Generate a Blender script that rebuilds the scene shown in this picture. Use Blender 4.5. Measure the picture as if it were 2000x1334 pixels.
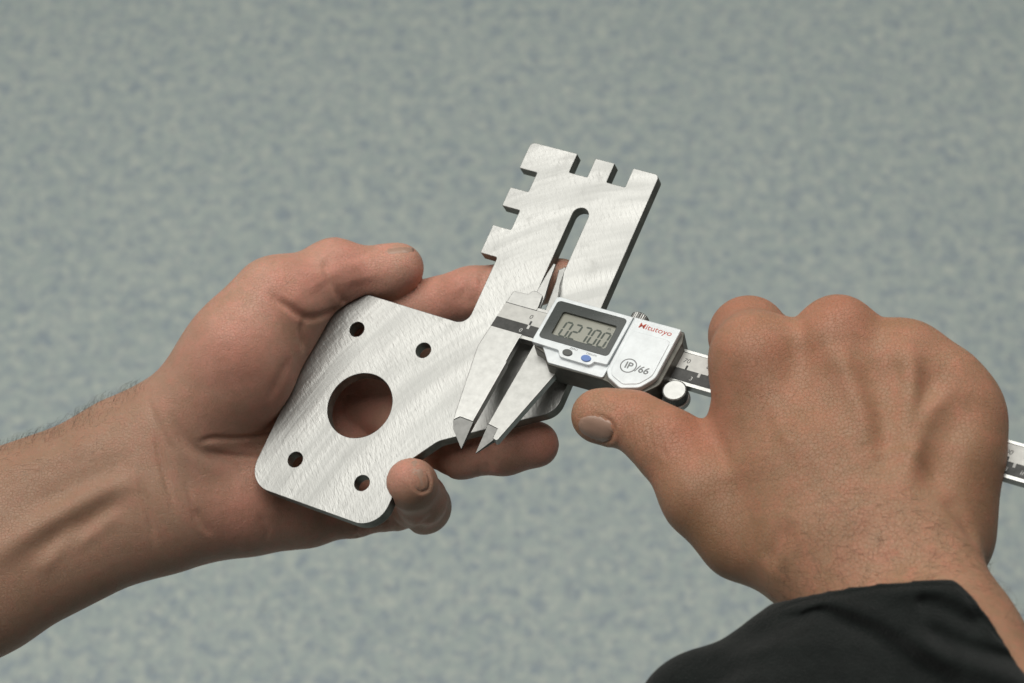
import bpy, bmesh, math, random
import numpy as np
from mathutils import Matrix, Vector
random.seed(7); rng = np.random.default_rng(11)
scene = bpy.context.scene
for o in list(bpy.data.objects): bpy.data.objects.remove(o)
# ---------------------------------------------------------------- camera, light, exposure
PITCH = 52.0; CAM_H = 1.70
cam_d = bpy.data.cameras.new('camera'); cam = bpy.data.objects.new('camera', cam_d)
scene.collection.objects.link(cam); scene.camera = cam
cam_d.sensor_width = 36.0; cam_d.lens = 72.0; cam_d.clip_start = .05; cam_d.clip_end = 100.0
cam.location = (0, 0, CAM_H); cam.rotation_euler = (math.radians(90 - PITCH), 0, 0)
cam_d.dof.use_dof = True; cam_d.dof.focus_distance = .825; cam_d.dof.aperture_fstop = 13.0
world = bpy.data.worlds.new('World'); scene.world = world; world.use_nodes = True
bgn = world.node_tree.nodes['Background']
bgn.inputs['Color'].default_value = (.95, 1.0, .97, 1); bgn.inputs['Strength'].default_value = .035
def ceiling_lamp(loc, sx, sy, watts, col):
    d = bpy.data.lights.new('ceiling_light', 'AREA'); d.shape = 'RECTANGLE'; d.size = sx; d.size_y = sy
    d.energy = watts; d.color = col
    o = bpy.data.objects.new('ceiling_light', d); scene.collection.objects.link(o); o.location = loc
    return o
ceiling_lamp((-.8, .92, 2.75), 2.4, 1.8, 42, (1, .985, .93))
ceiling_lamp((1.2, 2.2, 2.75), 1.2, 1.2, 16, (1, .985, .93))
scene.view_settings.view_transform = 'Standard'; scene.view_settings.look = 'None'
scene.view_settings.exposure = 0.1; scene.view_settings.gamma = 1.0
scene.render.engine = 'CYCLES'
# camera-aligned millimetres (x right, y down, z forward) -> world metres
Rx = np.array(Matrix.Rotation(math.radians(90 - PITCH), 3, 'X'))
CAMP = np.array([0, 0, CAM_H])
FLIP = np.diag([1., -1., -1.])
def W(P): return (np.asarray(P, float) * .001) @ (Rx @ FLIP).T + CAMP
def pose(R, T):
    """4x4 world matrix of a local millimetre-oriented frame (local units metres)"""
    M = Matrix.Identity(4); A = Rx @ FLIP @ R; t = W(T)
    for i in range(3):
        for j in range(3): M[i][j] = A[i, j]
        M[i][3] = t[i]
    return M
COL = scene.collection
def link(name, me, mat=None, parent=None, smooth=False):
    o = bpy.data.objects.new(name, me); COL.objects.link(o)
    if mat is not None and not me.materials: me.materials.append(mat)
    if parent is not None: o.parent = parent
    me.polygons.foreach_set('use_smooth', [smooth] * len(me.polygons))
    return o
def tag(o, label=None, cat=None, group=None, kind=None):
    if label: o['label'] = label
    if cat: o['category'] = cat
    if group: o['group'] = group
    if kind: o['kind'] = kind
    return o
# ---------------------------------------------------------------- materials
class NT:
    def __init__(s, name):
        s.m = bpy.data.materials.new(name); s.m.use_nodes = True; s.t = s.m.node_tree
        s.b = s.t.nodes['Principled BSDF']
    def n(s, typ, **kw):
        nd = s.t.nodes.new(typ)
        for k, v in kw.items():
            if k in nd.inputs: nd.inputs[k].default_value = v
            else: setattr(nd, k, v)
        return nd
    def l(s, a, b): s.t.links.new(a, b)
    def math(s, op, a, b=None, c=None):
        nd = s.t.nodes.new('ShaderNodeMath'); nd.operation = op
        for i, v in enumerate((a, b, c)):
            if v is None: continue
            if isinstance(v, (int, float)): nd.inputs[i].default_value = v
            else: s.l(v, nd.inputs[i])
        return nd.outputs[0]
    def ramp(s, fac, stops, interp='LINEAR'):
        nd = s.t.nodes.new('ShaderNodeValToRGB'); nd.color_ramp.interpolation = interp
        e = nd.color_ramp.elements
        while len(e) < len(stops): e.new(.5)
        for el, (p, c) in zip(e, stops): el.position = p; el.color = (*c, 1) if len(c) == 3 else c
        s.l(fac, nd.inputs['Fac']); return nd.outputs['Color']
    def mix(s, fac, a, b, mode='MIX'):
        nd = s.t.nodes.new('ShaderNodeMix'); nd.data_type = 'RGBA'; nd.blend_type = mode
        for v, k in ((fac, 0), (a, 6), (b, 7)):
            if isinstance(v, (int, float)): nd.inputs[k].default_value = v
            elif isinstance(v, tuple): nd.inputs[k].default_value = (*v, 1)
            else: s.l(v, nd.inputs[k])
        return nd.outputs[2]
    def noise(s, vec, scale, detail=3, rough=.5, dist=0.):
        nd = s.n('ShaderNodeTexNoise', Scale=scale, Detail=detail, Roughness=rough, Distortion=dist)
        if vec is not None: s.l(vec, nd.inputs['Vector'])
        return nd.outputs['Fac']
    def obj(s, scale=(1, 1, 1), rot=(0, 0, 0)):
        tc = s.n('ShaderNodeTexCoord'); mp = s.n('ShaderNodeMapping')
        mp.inputs['Scale'].default_value = scale; mp.inputs['Rotation'].default_value = rot
        s.l(tc.outputs['Object'], mp.inputs['Vector']); return mp.outputs['Vector']
    def bump(s, h, dist, strength=1.0, prev=None):
        nd = s.n('ShaderNodeBump', Strength=strength, Distance=dist); s.l(h, nd.inputs['Height'])
        if prev is not None: s.l(prev, nd.inputs['Normal'])
        return nd.outputs['Normal']
    def set(s, **kw):
        for k, v in kw.items():
            k = k.replace('_', ' ')
            inp = s.b.inputs[k]
            if isinstance(v, (int, float)): inp.default_value = v
            elif isinstance(v, tuple): inp.default_value = (*v, 1) if len(v) == 3 and inp.type == 'RGBA' else v
            else: s.l(v, inp)
        return s
def mat_floor():
    t = NT('speckled_vinyl')
    v = t.obj()
    w = t.noise(v, 8, 2)
    n1 = t.noise(v, 62, 4, .65, .4); n2 = t.noise(v, 120, 4, .65, .3); n3 = t.noise(v, 9, 4, .6)
    mp = t.n('ShaderNodeMapping'); mp.inputs['Location'].default_value = (7.3, 2.1, 4)
    t.l(v, mp.inputs['Vector']); n4 = t.noise(mp.outputs['Vector'], 75, 4, .65, .4)
    base = t.ramp(n3, [(.3, (.47, .55, .535)), (.7, (.525, .597, .572))])
    c = t.mix(t.ramp(n1, [(.46, (0, 0, 0)), (.64, (1, 1, 1))]), base, (.36, .43, .48))
    c = t.mix(t.ramp(n4, [(.48, (0, 0, 0)), (.66, (.9, .9, .9))]), c, (.64, .69, .63))
    c = t.mix(t.ramp(n2, [(.52, (0, 0, 0)), (.70, (.8, .8, .8))]), c, (.35, .395, .435))
    t.set(Base_Color=c, Roughness=.5, Specular_IOR_Level=.35)
    t.l(t.bump(t.noise(v, 400, 3), .0004, .4), t.b.inputs['Normal'])
    return t.m
def mat_plate():
    t = NT('milled_steel')
    tc = t.n('ShaderNodeTexCoord'); sep = t.n('ShaderNodeSeparateXYZ'); t.l(tc.outputs['Object'], sep.inputs[0])
    a, b = sep.outputs['X'], sep.outputs['Y']
    def axes(deg):
        c, sn = math.cos(math.radians(deg)), math.sin(math.radians(deg))
        return (t.math('ADD', t.math('MULTIPLY', a, c), t.math('MULTIPLY', b, sn)), t.math('SUBTRACT', t.math('MULTIPLY', b, c), t.math('MULTIPLY', a, sn)))
    def vec(x, y, z=0.):
        nd = t.n('ShaderNodeCombineXYZ')
        for k, q in enumerate((x, y, z)):
            if isinstance(q, float): nd.inputs[k].default_value = q
            else: t.l(q, nd.inputs[k])
        return nd.outputs[0]
    x1, x2 = axes(42); xo = t.math('ADD', x1, .03)
    x2 = t.math('ADD', x2, t.math('MULTIPLY', t.math('MULTIPLY', xo, xo), 3.2))     # sweep of the face mill
    y1, y2 = axes(-29); y2 = t.math('ADD', y2, t.math('MULTIPLY', t.math('MULTIPLY', y1, y1), 2.5))
    band = t.ramp(t.noise(vec(t.math('MULTIPLY', x1, 11.), t.math('MULTIPLY', x2, 95.)), 1.0, 3, .55), [(.36, (0, 0, 0)), (.62, (1, 1, 1))])
    tick = t.noise(vec(t.math('MULTIPLY', y1, 270.), t.math('MULTIPLY', y2, 720.)), 1.0, 2, .6)
    hair = t.noise(vec(t.math('MULTIPLY', y1, 260.), t.math('MULTIPLY', y2, 2200.)), 1.0, 3, .6)
    patch = t.noise(t.obj((1, 1, 0)), 38, 4, .6)
    h = t.math('ADD', t.math('MULTIPLY', tick, t.math('ADD', t.math('MULTIPLY', band, 1.7), .3)), t.math('MULTIPLY', hair, .45))
    col = t.ramp(t.math('ADD', t.math('MULTIPLY', band, .5), t.math('MULTIPLY', patch, .5)), [(.15, (.315, .317, .308)), (.8, (.45, .45, .437))])
    sm = t.noise(t.obj(), 75, 4, .7)
    col = t.mix(t.ramp(sm, [(.58, (0, 0, 0)), (.75, (.4, .4, .4))]), col, (.23, .23, .222))
    t.set(Base_Color=col, Metallic=1.0, Roughness=t.math('ADD', t.math('MULTIPLY', patch, .2), .36))
    t.l(t.bump(h, .00014, .8), t.b.inputs['Normal'])
    return t.m
def mat_simple(name, col, rough=.5, metal=0., grain=0., gscale=600, spec=.5, coat=0., var=.06, scuff=0.):
    t = NT(name); v = t.obj()
    n = t.noise(v, gscale * .2, 4, .6)
    c2 = tuple(max(0, x * (1 - 2.2 * var)) for x in col); c3 = tuple(min(1, x * (1 + var)) for x in col)
    base = t.ramp(n, [(.3, c2), (.7, c3)])
    if scuff:
        patchy = t.ramp(t.noise(v, 90, 2), [(.5, (0, 0, 0)), (.62, (1, 1, 1))])
        for k, (rot, st) in enumerate(((.5, (2600, 130, 1)), (-.8, (2100, 160, 1)), (1.3, (1900, 200, 1)))):
            sc = t.ramp(t.noise(t.obj(st, (0, 0, rot)), 1.0, 2), [(.70, (0, 0, 0)), (.74, (scuff, scuff, scuff))])
            base = t.mix(t.math('MULTIPLY', sc, patchy), base, tuple(x * .45 for x in col))
    t.set(Base_Color=base, Metallic=metal, Specular_IOR_Level=spec, Coat_Weight=coat,
          Roughness=t.math('ADD', t.math('MULTIPLY', t.noise(v, gscale * .5, 3), .16), rough - .08))
    if grain: t.l(t.bump(t.noise(v, gscale, 4, .6), grain), t.b.inputs['Normal'])
    return t.m
def mat_skin(name, base, red, brown, crack, bumpd):
    t = NT(name)
    at = t.n('ShaderNodeAttribute', attribute_name='tint'); sp = t.n('ShaderNodeSeparateColor'); t.l(at.outputs['Color'], sp.inputs[0])
    v = t.obj()
    blot = t.noise(v, 55, 4, .6); mid = t.noise(v, 160, 4, .65); fine = t.noise(v, 900, 3, .6)
    c = t.mix(t.math('MULTIPLY', sp.outputs[0], t.math('ADD', t.math('MULTIPLY', blot, .9), .5)), base, red)
    c = t.mix(t.ramp(blot, [(.35, (0, 0, 0)), (.75, (.55, .55, .55))]), c, brown)
    c = t.mix(t.ramp(mid, [(.42, (0, 0, 0)), (.72, (.6, .6, .6))]), c, tuple(x * 1.15 for x in red))
    c = t.mix(t.ramp(fine, [(.5, (0, 0, 0)), (.72, (.3, .3, .3))]), c, brown)
    c = t.mix(sp.outputs[1], c, tuple(x * .8 for x in brown))
    t.set(Base_Color=c, Roughness=t.math('ADD', t.math('MULTIPLY', mid, .24), .41), Specular_IOR_Level=.38,
          Subsurface_Weight=.22, Subsurface_Radius=(1.0, .38, .22), Subsurface_Scale=.0022)
    vo = t.n('ShaderNodeTexVoronoi', feature='DISTANCE_TO_EDGE', Scale=1.0)
    mp = t.n('ShaderNodeMapping'); mp.inputs['Scale'].default_value = crack
    wv = t.n('ShaderNodeVectorMath', operation='ADD'); t.l(v, wv.inputs[0])
    nz = t.n('ShaderNodeTexNoise', Scale=260., Detail=2.); t.l(v, nz.inputs['Vector'])
    sc = t.n('ShaderNodeVectorMath', operation='SCALE'); sc.inputs['Scale'].default_value = .0022
    t.l(nz.outputs['Color'], sc.inputs[0]); t.l(sc.outputs[0], wv.inputs[1])
    t.l(wv.outputs[0], mp.inputs['Vector']); t.l(mp.outputs[0], vo.inputs['Vector'])
    cell = t.math('MULTIPLY', t.math('MINIMUM', vo.outputs['Distance'], .07), 2.2)
    h = t.math('ADD', t.math('MULTIPLY', cell, 3.2), t.math('MULTIPLY', t.noise(v, 1500, 2), .28))
    nb = t.bump(h, bumpd, .9)
    nb = t.bump(mid, .0008, .4, nb)
    t.l(nb, t.b.inputs['Normal'])
    return t.m
M = {}
M['floor'] = mat_floor()
M['plate'] = mat_plate()
M['cut_edge'] = mat_simple('cut_steel_edge', (.21, .205, .18), .5, .7, .00005, 900, var=.2)
M['steel'] = mat_simple('satin_steel', (.45, .45, .435), .40, 1., .00001, 1500)
M['steel_lit'] = mat_simple('satin_steel_lit_tone', (.53, .53, .515), .42, 1., .00001, 1500)  # same satin steel, the fixed jaw's brighter reflection put into its colour
M['facet'] = mat_simple('facet_dim_reflection', (.16, .16, .155), .4, 1., .00001, 1500)  # jaw-tip steel, darkened to paint in the facets' dimmer reflection
M['steel_bright'] = mat_simple('polished_steel', (.52, .52, .505), .3, 1., 0, 900)
M['silver'] = mat_simple('silver_paint', (.80, .84, .86), .32, .1, .00001, 900, coat=.25, var=.05, scuff=.8)
M['body'] = mat_simple('dark_metal_body', (.12, .115, .10), .42, .55, .00002, 900, var=.15)
M['scale_white'] = mat_simple('satin_scale', (.56, .555, .53), .45, .35, .00001, 1500)
M['scale_black'] = mat_simple('etched_dark_scale', (.06, .06, .058), .45, .3, .00002, 1500, var=.2)
M['bezel'] = mat_simple('dark_green_bezel', (.022, .03, .027), .25, 0, 0, 900, coat=.3)
M['lcd'] = mat_simple('lcd_glass', (.30, .30, .25), .3, 0, 0, 300, var=.02, coat=.3)
M['segment'] = mat_simple('lcd_segment', (.06, .075, .06), .4)
M['ink'] = mat_simple('black_ink', (.03, .03, .03), .5)
M['ink_white'] = mat_simple('white_ink', (.62, .62, .6), .5)
M['ink_red'] = mat_simple('red_ink', (.55, .085, .05), .45)
M['ink_grey'] = mat_simple('grey_ink', (.19, .195, .20), .45)
M['rubber_grey'] = mat_simple('grey_button', (.10, .105, .10), .5)
M['rubber_blue'] = mat_simple('blue_button', (.16, .27, .62), .5)
M['knurl'] = mat_simple('knurled_dark_steel', (.10, .10, .095), .4, .9, .0001, 1800, var=.2)
M['knob_top'] = mat_simple('turned_steel', (.5, .5, .485), .36, 1., 0, 900)
M['nail'] = mat_simple('fingernail', (.45, .285, .215), .3, 0, .00003, 700, spec=.45)
M['hair'] = mat_simple('dark_hair', (.035, .026, .018), .5)
def mat_cloth():
    t = NT('black_jersey'); v = t.obj()
    n = t.noise(v, 180, 4, .6); wv = t.noise(v, 1400, 2)
    t.set(Base_Color=t.ramp(n, [(.3, (.0055, .0075, .007)), (.7, (.010, .013, .012))]), Roughness=.9, Specular_IOR_Level=.2,
          Sheen_Weight=.12, Sheen_Roughness=.5)
    t.l(t.bump(t.noise(t.obj((900, 2200, 900)), 1.0, 2), .0006, .8, t.bump(wv, .0005, .7)), t.b.inputs['Normal'])
    return t.m
M['cloth'] = mat_cloth()
M['skin_left'] = mat_skin('palm_skin', (.645, .395, .292), (.67, .29, .225), (.405, .242, .152), (900, 900, 900), .00026)
M['skin_right'] = mat_skin('back_of_hand_skin', (.47, .27, .168), (.54, .225, .15), (.335, .18, .095), (720, 720, 720), .00025)
# ---------------------------------------------------------------- mesh helpers
def np_mesh(name, V, F):
    me = bpy.data.meshes.new(name)
    me.from_pydata([tuple(v) for v in V], [], [tuple(int(i) for i in f) for f in F]); me.update(); return me
def curve_mesh(name, loops, z0, z1, bevel=0., res=2):
    """solid slab from closed 2D loops (first outline, then holes), millimetres -> metres"""
    cu = bpy.data.curves.new(name, 'CURVE'); cu.dimensions = '2D'; cu.fill_mode = 'BOTH'
    for lp in loops:
        sp = cu.splines.new('POLY'); sp.points.add(len(lp) - 1); sp.use_cyclic_u = True
        for p, q in zip(sp.points, lp): p.co = (q[0] * .001, q[1] * .001, 0, 1)
    cu.extrude = max((z1 - z0) / 2 - bevel, 1e-5) * .001 if bevel < (z1 - z0) / 2 else 1e-8
    cu.bevel_depth = bevel * .001; cu.bevel_resolution = res; cu.offset = -bevel * .001
    o = bpy.data.objects.new('tmp', cu); COL.objects.link(o)
    me = bpy.data.meshes.new_from_object(o.evaluated_get(bpy.context.evaluated_depsgraph_get()))
    bpy.data.objects.remove(o); bpy.data.curves.remove(cu)
    me.name = name; me.materials.clear()
    me.transform(Matrix.Translation((0, 0, (z0 + z1) / 2 * .001)))
    return me
def slab(name, loops, z0, z1, mat, parent, bevel=.15, res=2):
    if not isinstance(loops[0][0], (list, tuple, np.ndarray)): loops = [loops]
    return link(name, curve_mesh(name, loops, z0, z1, bevel, res), mat, parent)
def circle(cx, cy, r, n=40, ry=None):
    return [(cx + r * math.cos(2 * math.pi * i / n), cy + (ry or r) * math.sin(2 * math.pi * i / n)) for i in range(n)]
def rrect(x0, x1, y0, y1, r, n=6):
    return fillet([(x0, y0, r), (x1, y0, r), (x1, y1, r), (x0, y1, r)], n)
def text_mesh(s, size, x, y, z, shear=0., align='CENTER', bold=0., depth=.02, sx=1.0):
    cu = bpy.data.curves.new('txt', 'FONT'); cu.body = s; cu.size = size * .001; cu.shear = shear
    cu.align_x = align; cu.align_y = 'CENTER'; cu.extrude = depth * .0005; cu.offset = bold * .001
    o = bpy.data.objects.new('tmp', cu); COL.objects.link(o)
    me = bpy.data.meshes.new_from_object(o.evaluated_get(bpy.context.evaluated_depsgraph_get()))
    bpy.data.objects.remove(o); bpy.data.curves.remove(cu); me.materials.clear()
    me.transform(Matrix.Translation((x * .001, y * .001, z * .001)) @ Matrix.Diagonal((sx, 1, 1, 1)))
    return me
def join(name, meshes):
    bm = bmesh.new()
    for m in meshes: bm.from_mesh(m); bpy.data.meshes.remove(m)
    me = bpy.data.meshes.new(name); bm.to_mesh(me); bm.free(); return me
def box_mesh(x0, x1, y0, y1, z0, z1):
    me = bpy.data.meshes.new('box'); bm = bmesh.new(); bmesh.ops.create_cube(bm, size=1)
    for v in bm.verts:
        v.co = ((x0 + x1) / 2 + v.co.x * (x1 - x0), (y0 + y1) / 2 + v.co.y * (y1 - y0), (z0 + z1) / 2 + v.co.z * (z1 - z0))
        v.co *= .001
    bm.to_mesh(me); bm.free(); return me
def turned(name, prof, mat, parent, loc, axis='Z', n=48, knurl=0.):
    """lathe profile [(r, h)] in mm around Z (or Y)"""
    V = []; F = []
    for k, (r, h) in enumerate(prof):
        for i in range(n):
            a = 2 * math.pi * i / n
            rr = r + (knurl if i % 2 and 0 < k < len(prof) - 1 else 0)
            p = (rr * math.cos(a), rr * math.sin(a), h) if axis == 'Z' else (rr * math.cos(a), h, -rr * math.sin(a))
            V.append(tuple((p[j] + loc[j]) * .001 for j in range(3)))
    for k in range(len(prof) - 1):
        for i in range(n):
            j = (i + 1) % n
            F.append((k * n + i, k * n + j, (k + 1) * n + j, (k + 1) * n + i))
    F.append(tuple(range(n))[::-1]); F.append(tuple(range((len(prof) - 1) * n, len(prof) * n)))
    return link(name, np_mesh(name, V, F), mat, parent)
# ---------------------------------------------------------------- hand shapes (signed distance, millimetres, camera-aligned axes)
FPX = 4000.0
def PT(px, py, z):
    return np.array([(px - 1000.0) / FPX * z, (py - 667.0) / FPX * z, z])
class Prim:
    cap = 1.0
    def __init__(s, a, b, wa, wb, ta=None, tb=None, nrm=(0, -.2, -1)):
        s.a, s.b = np.asarray(a, float), np.asarray(b, float)
        s.wa, s.wb, s.ta, s.tb = wa, wb, ta, tb
        e = s.b - s.a; L = np.linalg.norm(e)
        s.L = max(L, 1e-6); s.e = e / s.L if L > 1e-6 else np.array([1., 0, 0])
        n = np.asarray(nrm, float); n = n - s.e * (n @ s.e)
        s.n = n / np.linalg.norm(n); s.s = np.cross(s.e, s.n)
    def box(s, m):
        r = max(s.wa, s.wb, s.ta or 0, s.tb or 0) + m
        return np.minimum(s.a, s.b) - r, np.maximum(s.a, s.b) + r
    def __call__(s, P):
        q = P - s.a.astype(P.dtype)
        h = q @ s.e.astype(P.dtype)
        t = np.clip(h / s.L, 0, 1)
        if s.ta is None:
            q = q - (t * s.L)[..., None] * s.e.astype(P.dtype)
            return np.sqrt((q * q).sum(-1)) - (s.wa + (s.wb - s.wa) * t)
        w = s.wa + (s.wb - s.wa) * t; k = s.ta + (s.tb - s.ta) * t
        ex = h - t * s.L
        x = q @ s.s.astype(P.dtype); y = q @ s.n.astype(P.dtype)
        m = np.minimum(w, k) * s.cap
        X, Y, Z = x / w, y / k, ex / m
        k0 = np.sqrt(X * X + Y * Y + Z * Z) + 1e-6
        k1 = np.sqrt((X / w) ** 2 + (Y / k) ** 2 + (Z / m) ** 2) + 1e-6
        return k0 * (k0 - 1) / k1
def smin(a, b, k):
    h = np.maximum(k - np.abs(a - b), 0) / k
    return np.minimum(a, b) - h * h * k * .25
def chain(nodes, flat=None):
    out = []
    for (x0, y0, z0, r0), (x1, y1, z1, r1) in zip(nodes[:-1], nodes[1:]):
        out.append(Prim(PT(x0, y0, z0), PT(x1, y1, z1), r0 * z0 / FPX, r1 * z1 / FPX))
    return out
def ball(x, y, z, r):
    p = PT(x, y, z); return Prim(p, p, r * z / FPX, r * z / FPX)
def flat(n0, n1, t0, t1, nrm):
    (x0, y0, z0, r0), (x1, y1, z1, r1) = n0, n1
    return Prim(PT(x0, y0, z0), PT(x1, y1, z1), r0 * z0 / FPX, r1 * z1 / FPX, t0, t1, nrm)
class Hand:
    """palm: list of (prim, k); fingers: list of (list of prims, k_in, k_palm)"""
    def __init__(s, palm, fingers, cuts=()):
        s.palm, s.fingers, s.cuts = palm, fingers, cuts
    def points(s, P):
        d = np.full(P.shape[:-1], 60., P.dtype)
        for pr, k in s.palm: d = smin(d, pr(P), k)
        tot = d.copy()
        for prs, ki, kp in s.fingers:
            f = np.full_like(d, 60.)
            for pr in prs: f = smin(f, pr(P), ki)
            tot = np.minimum(tot, smin(d, f, kp))
        for fn, k in s.cuts: tot = -smin(-tot, fn(P), k)
        return tot
    def grid(s, lo, hi, h):
        lo = np.asarray(lo, float); n = np.ceil((np.asarray(hi, float) - lo) / h).astype(int) + 1
        ax = [(lo[i] + h * np.arange(n[i])).astype(np.float32) for i in range(3)]
        def blk(pr, m):
            a, b = pr.box(m)
            i0 = np.clip(np.floor((a - lo) / h).astype(int), 0, n); i1 = np.clip(np.ceil((b - lo) / h).astype(int) + 1, 0, n)
            sl = tuple(slice(i0[i], i1[i]) for i in range(3))
            P = np.stack(np.meshgrid(ax[0][sl[0]], ax[1][sl[1]], ax[2][sl[2]], indexing='ij'), -1)
            return sl, P
        BIG = np.float32(60)
        d = np.full(n, BIG, np.float32)
        for pr, k in s.palm:
            sl, P = blk(pr, k + 4)
            if P.size: d[sl] = smin(d[sl], pr(P), np.float32(k))
        tot = d.copy()
        for prs, ki, kp in s.fingers:
            bs = [pr.box(kp + 5) for pr in prs]
            lo2 = np.min([b[0] for b in bs], 0); hi2 = np.max([b[1] for b in bs], 0)
            i0 = np.clip(np.floor((lo2 - lo) / h).astype(int), 0, n); i1 = np.clip(np.ceil((hi2 - lo) / h).astype(int) + 1, 0, n)
            sl = tuple(slice(i0[i], i1[i]) for i in range(3))
            P = np.stack(np.meshgrid(ax[0][sl[0]], ax[1][sl[1]], ax[2][sl[2]], indexing='ij'), -1)
            f = np.full(P.shape[:-1], BIG, np.float32)
            for pr in prs: f = smin(f, pr(P), np.float32(ki))
            tot[sl] = np.minimum(tot[sl], smin(d[sl], f, np.float32(kp)))
        near = np.argwhere(np.abs(tot) < 9)
        if len(s.cuts):
            P = (lo + near * h).astype(np.float32); v = tot[tuple(near.T)]
            for fn, k in s.cuts: v = -smin(-v, fn(P), np.float32(k))
            tot[tuple(near.T)] = v
        tot[0] = tot[-1] = 5; tot[:, 0] = tot[:, -1] = 5; tot[:, :, 0] = tot[:, :, -1] = 5
        return lo, tot
def surface_nets(lo, V, h):
    S = V < 0
    c = [(i, j, k) for i in (0, 1) for j in (0, 1) for k in (0, 1)]
    sh = tuple(x - 1 for x in V.shape)
    def cr(A, o): return A[o[0]:o[0] + sh[0], o[1]:o[1] + sh[1], o[2]:o[2] + sh[2]]
    cnt = sum(cr(S, o).astype(np.int8) for o in c)
    cells = np.argwhere((cnt > 0) & (cnt < 8))
    vals = np.stack([V[tuple((cells + o).T)] for o in c], 1).astype(np.float64)
    acc = np.zeros((len(cells), 3)); m = np.zeros(len(cells))
    for ia, a in enumerate(c):
        for ib, b in enumerate(c):
            if ib > ia and sum(abs(np.array(a) - b)) == 1:
                va, vb = vals[:, ia], vals[:, ib]
                x = (va < 0) != (vb < 0)
                t = np.where(x, va / np.where(x, va - vb, 1), 0)
                p = np.array(a)[None] + t[:, None] * (np.array(b) - a)[None]
                acc += np.where(x[:, None], p, 0); m += x
    verts = lo + h * (cells + acc / m[:, None])
    idx = np.full(sh, -1, np.int64); idx[tuple(cells.T)] = np.arange(len(cells))
    faces = []
    for axx in range(3):
        u, v = [(1, 2), (2, 0), (0, 1)][axx]
        n = list(V.shape); n[axx] -= 1
        A = S[tuple(slice(0, n[i]) for i in range(3))]
        off = [0, 0, 0]; off[axx] = 1
        B = S[tuple(slice(off[i], off[i] + n[i]) for i in range(3))]
        e = np.argwhere(A != B)
        e = e[(e[:, u] > 0) & (e[:, v] > 0) & (e[:, u] < sh[u]) & (e[:, v] < sh[v])]
        ins = A[tuple(e.T)]
        U = np.zeros(3, int); U[u] = 1; W = np.zeros(3, int); W[v] = 1
        q = np.stack([idx[tuple((e - U - W).T)], idx[tuple((e - W).T)], idx[tuple(e.T)], idx[tuple((e - U).T)]], 1)
        q[~ins] = q[~ins][:, ::-1]
        faces.append(q)
    F = np.concatenate(faces); F = F[(F >= 0).all(1)]
    return verts, F
# plate pose and outline frame
RP = np.array([[.8701244, .3956123, -.2938952], [.2669635, -.8796288, -.3936798], [-.4142632, .2640911, -.8710005]])
PSC = .986
TP = np.array([8.40815, -87.29969, 895.0]) * PSC
# plate outline in its own plane (millimetres): (a, b, corner radius)
PLATE_OUT = [(x * PSC, y * PSC, r) for x, y, r in [
    (0, 0, 2.4), (22.79, 0, .3), (22.79, -9.42, .5), (31.72, -9.42, .5), (31.72, 0, .3), (40.92, 0, .3), (40.92, -9.42, .5),
    (49.89, -9.42, .5), (49.89, 0, .5), (62.25, 0, 2.2), (62.25, -113, 9.), (19.0, -140.5, 9.), (10.4, -152.5, 6.),
    (10.4, -184.41, 11.), (-55.62, -184.41, 11.), (-55.62, -88.58, 7.), (8.4, -88.58, 5.5), (8.4, -55.73, .8), (0, -55.73, .4),
    (0, -41.95, .4), (8.9, -41.95, .6), (8.9, -32.27, .6), (0, -32.27, .4), (0, -22.99, .4), (8.9, -22.99, .6), (8.9, -13.28, .6), (0, -13.28, .4)]]
PLATE_T = 6.0
def fillet(poly, seg=6):
    out = []; n = len(poly)
    for i in range(n):
        p0 = np.array(poly[i - 1][:2], float); p1 = np.array(poly[i][:2], float); p2 = np.array(poly[(i + 1) % n][:2], float); r = poly[i][2]
        d0 = p0 - p1; d2 = p2 - p1; l0 = np.linalg.norm(d0); l2 = np.linalg.norm(d2); d0 /= l0; d2 /= l2
        ang = math.acos(max(-1, min(1, d0 @ d2)))
        if r <= 1e-4 or abs(ang - math.pi) < 1e-3: out.append(p1); continue
        t = min(r / math.tan(ang / 2), .48 * l0, .48 * l2); r = t * math.tan(ang / 2)
        c = p1 + (d0 + d2) / np.linalg.norm(d0 + d2) * (r / math.sin(ang / 2))
        a = p1 + d0 * t - c; b = p1 + d2 * t - c
        a0 = math.atan2(a[1], a[0]); da = math.atan2(b[1], b[0]) - a0
        da = (da + math.pi) % (2 * math.pi) - math.pi
        k = seg if r < 4 else seg * 2
        for j in range(k + 1):
            w = a0 + da * j / k; out.append(c + r * np.array([math.cos(w), math.sin(w)]))
    return np.array(out)
def plate_slab(P):
    q = (P - TP.astype(P.dtype)) @ RP.astype(P.dtype)
    x, y, z = q[..., 0], q[..., 1], q[..., 2]
    m0 = (z > -PLATE_T - 9) & (z < 9)
    if x.ndim == 1 and not m0.all():
        out = np.full(x.shape, 20., x.dtype)
        if m0.any(): out[m0] = plate_slab(P[m0])
        return out
    poly = fillet([p for p in PLATE_OUT if p[1] < -60 or p[0] in (PLATE_OUT[0][0], PLATE_OUT[9][0])], 3)
    d = np.full(x.shape, 1e9, x.dtype); ins = np.zeros(x.shape, bool)
    for (x0, y0), (x1, y1) in zip(poly, np.roll(poly, -1, 0)):
        ex, ey = x1 - x0, y1 - y0
        t = np.clip(((x - x0) * ex + (y - y0) * ey) / (ex * ex + ey * ey + 1e-9), 0, 1)
        d = np.minimum(d, (x - x0 - t * ex) ** 2 + (y - y0 - t * ey) ** 2)
        if y1 != y0:
            ins ^= ((y0 > y) != (y1 > y)) & (x < (x1 - x0) * (y - y0) / (y1 - y0) + x0)
    d2 = np.sqrt(d) * np.where(ins, -1, 1)
    dz = np.maximum(z - 0., -PLATE_T - z)
    return np.maximum(d2, dz) - .05
LN = (.0, -.25, -1)
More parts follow.
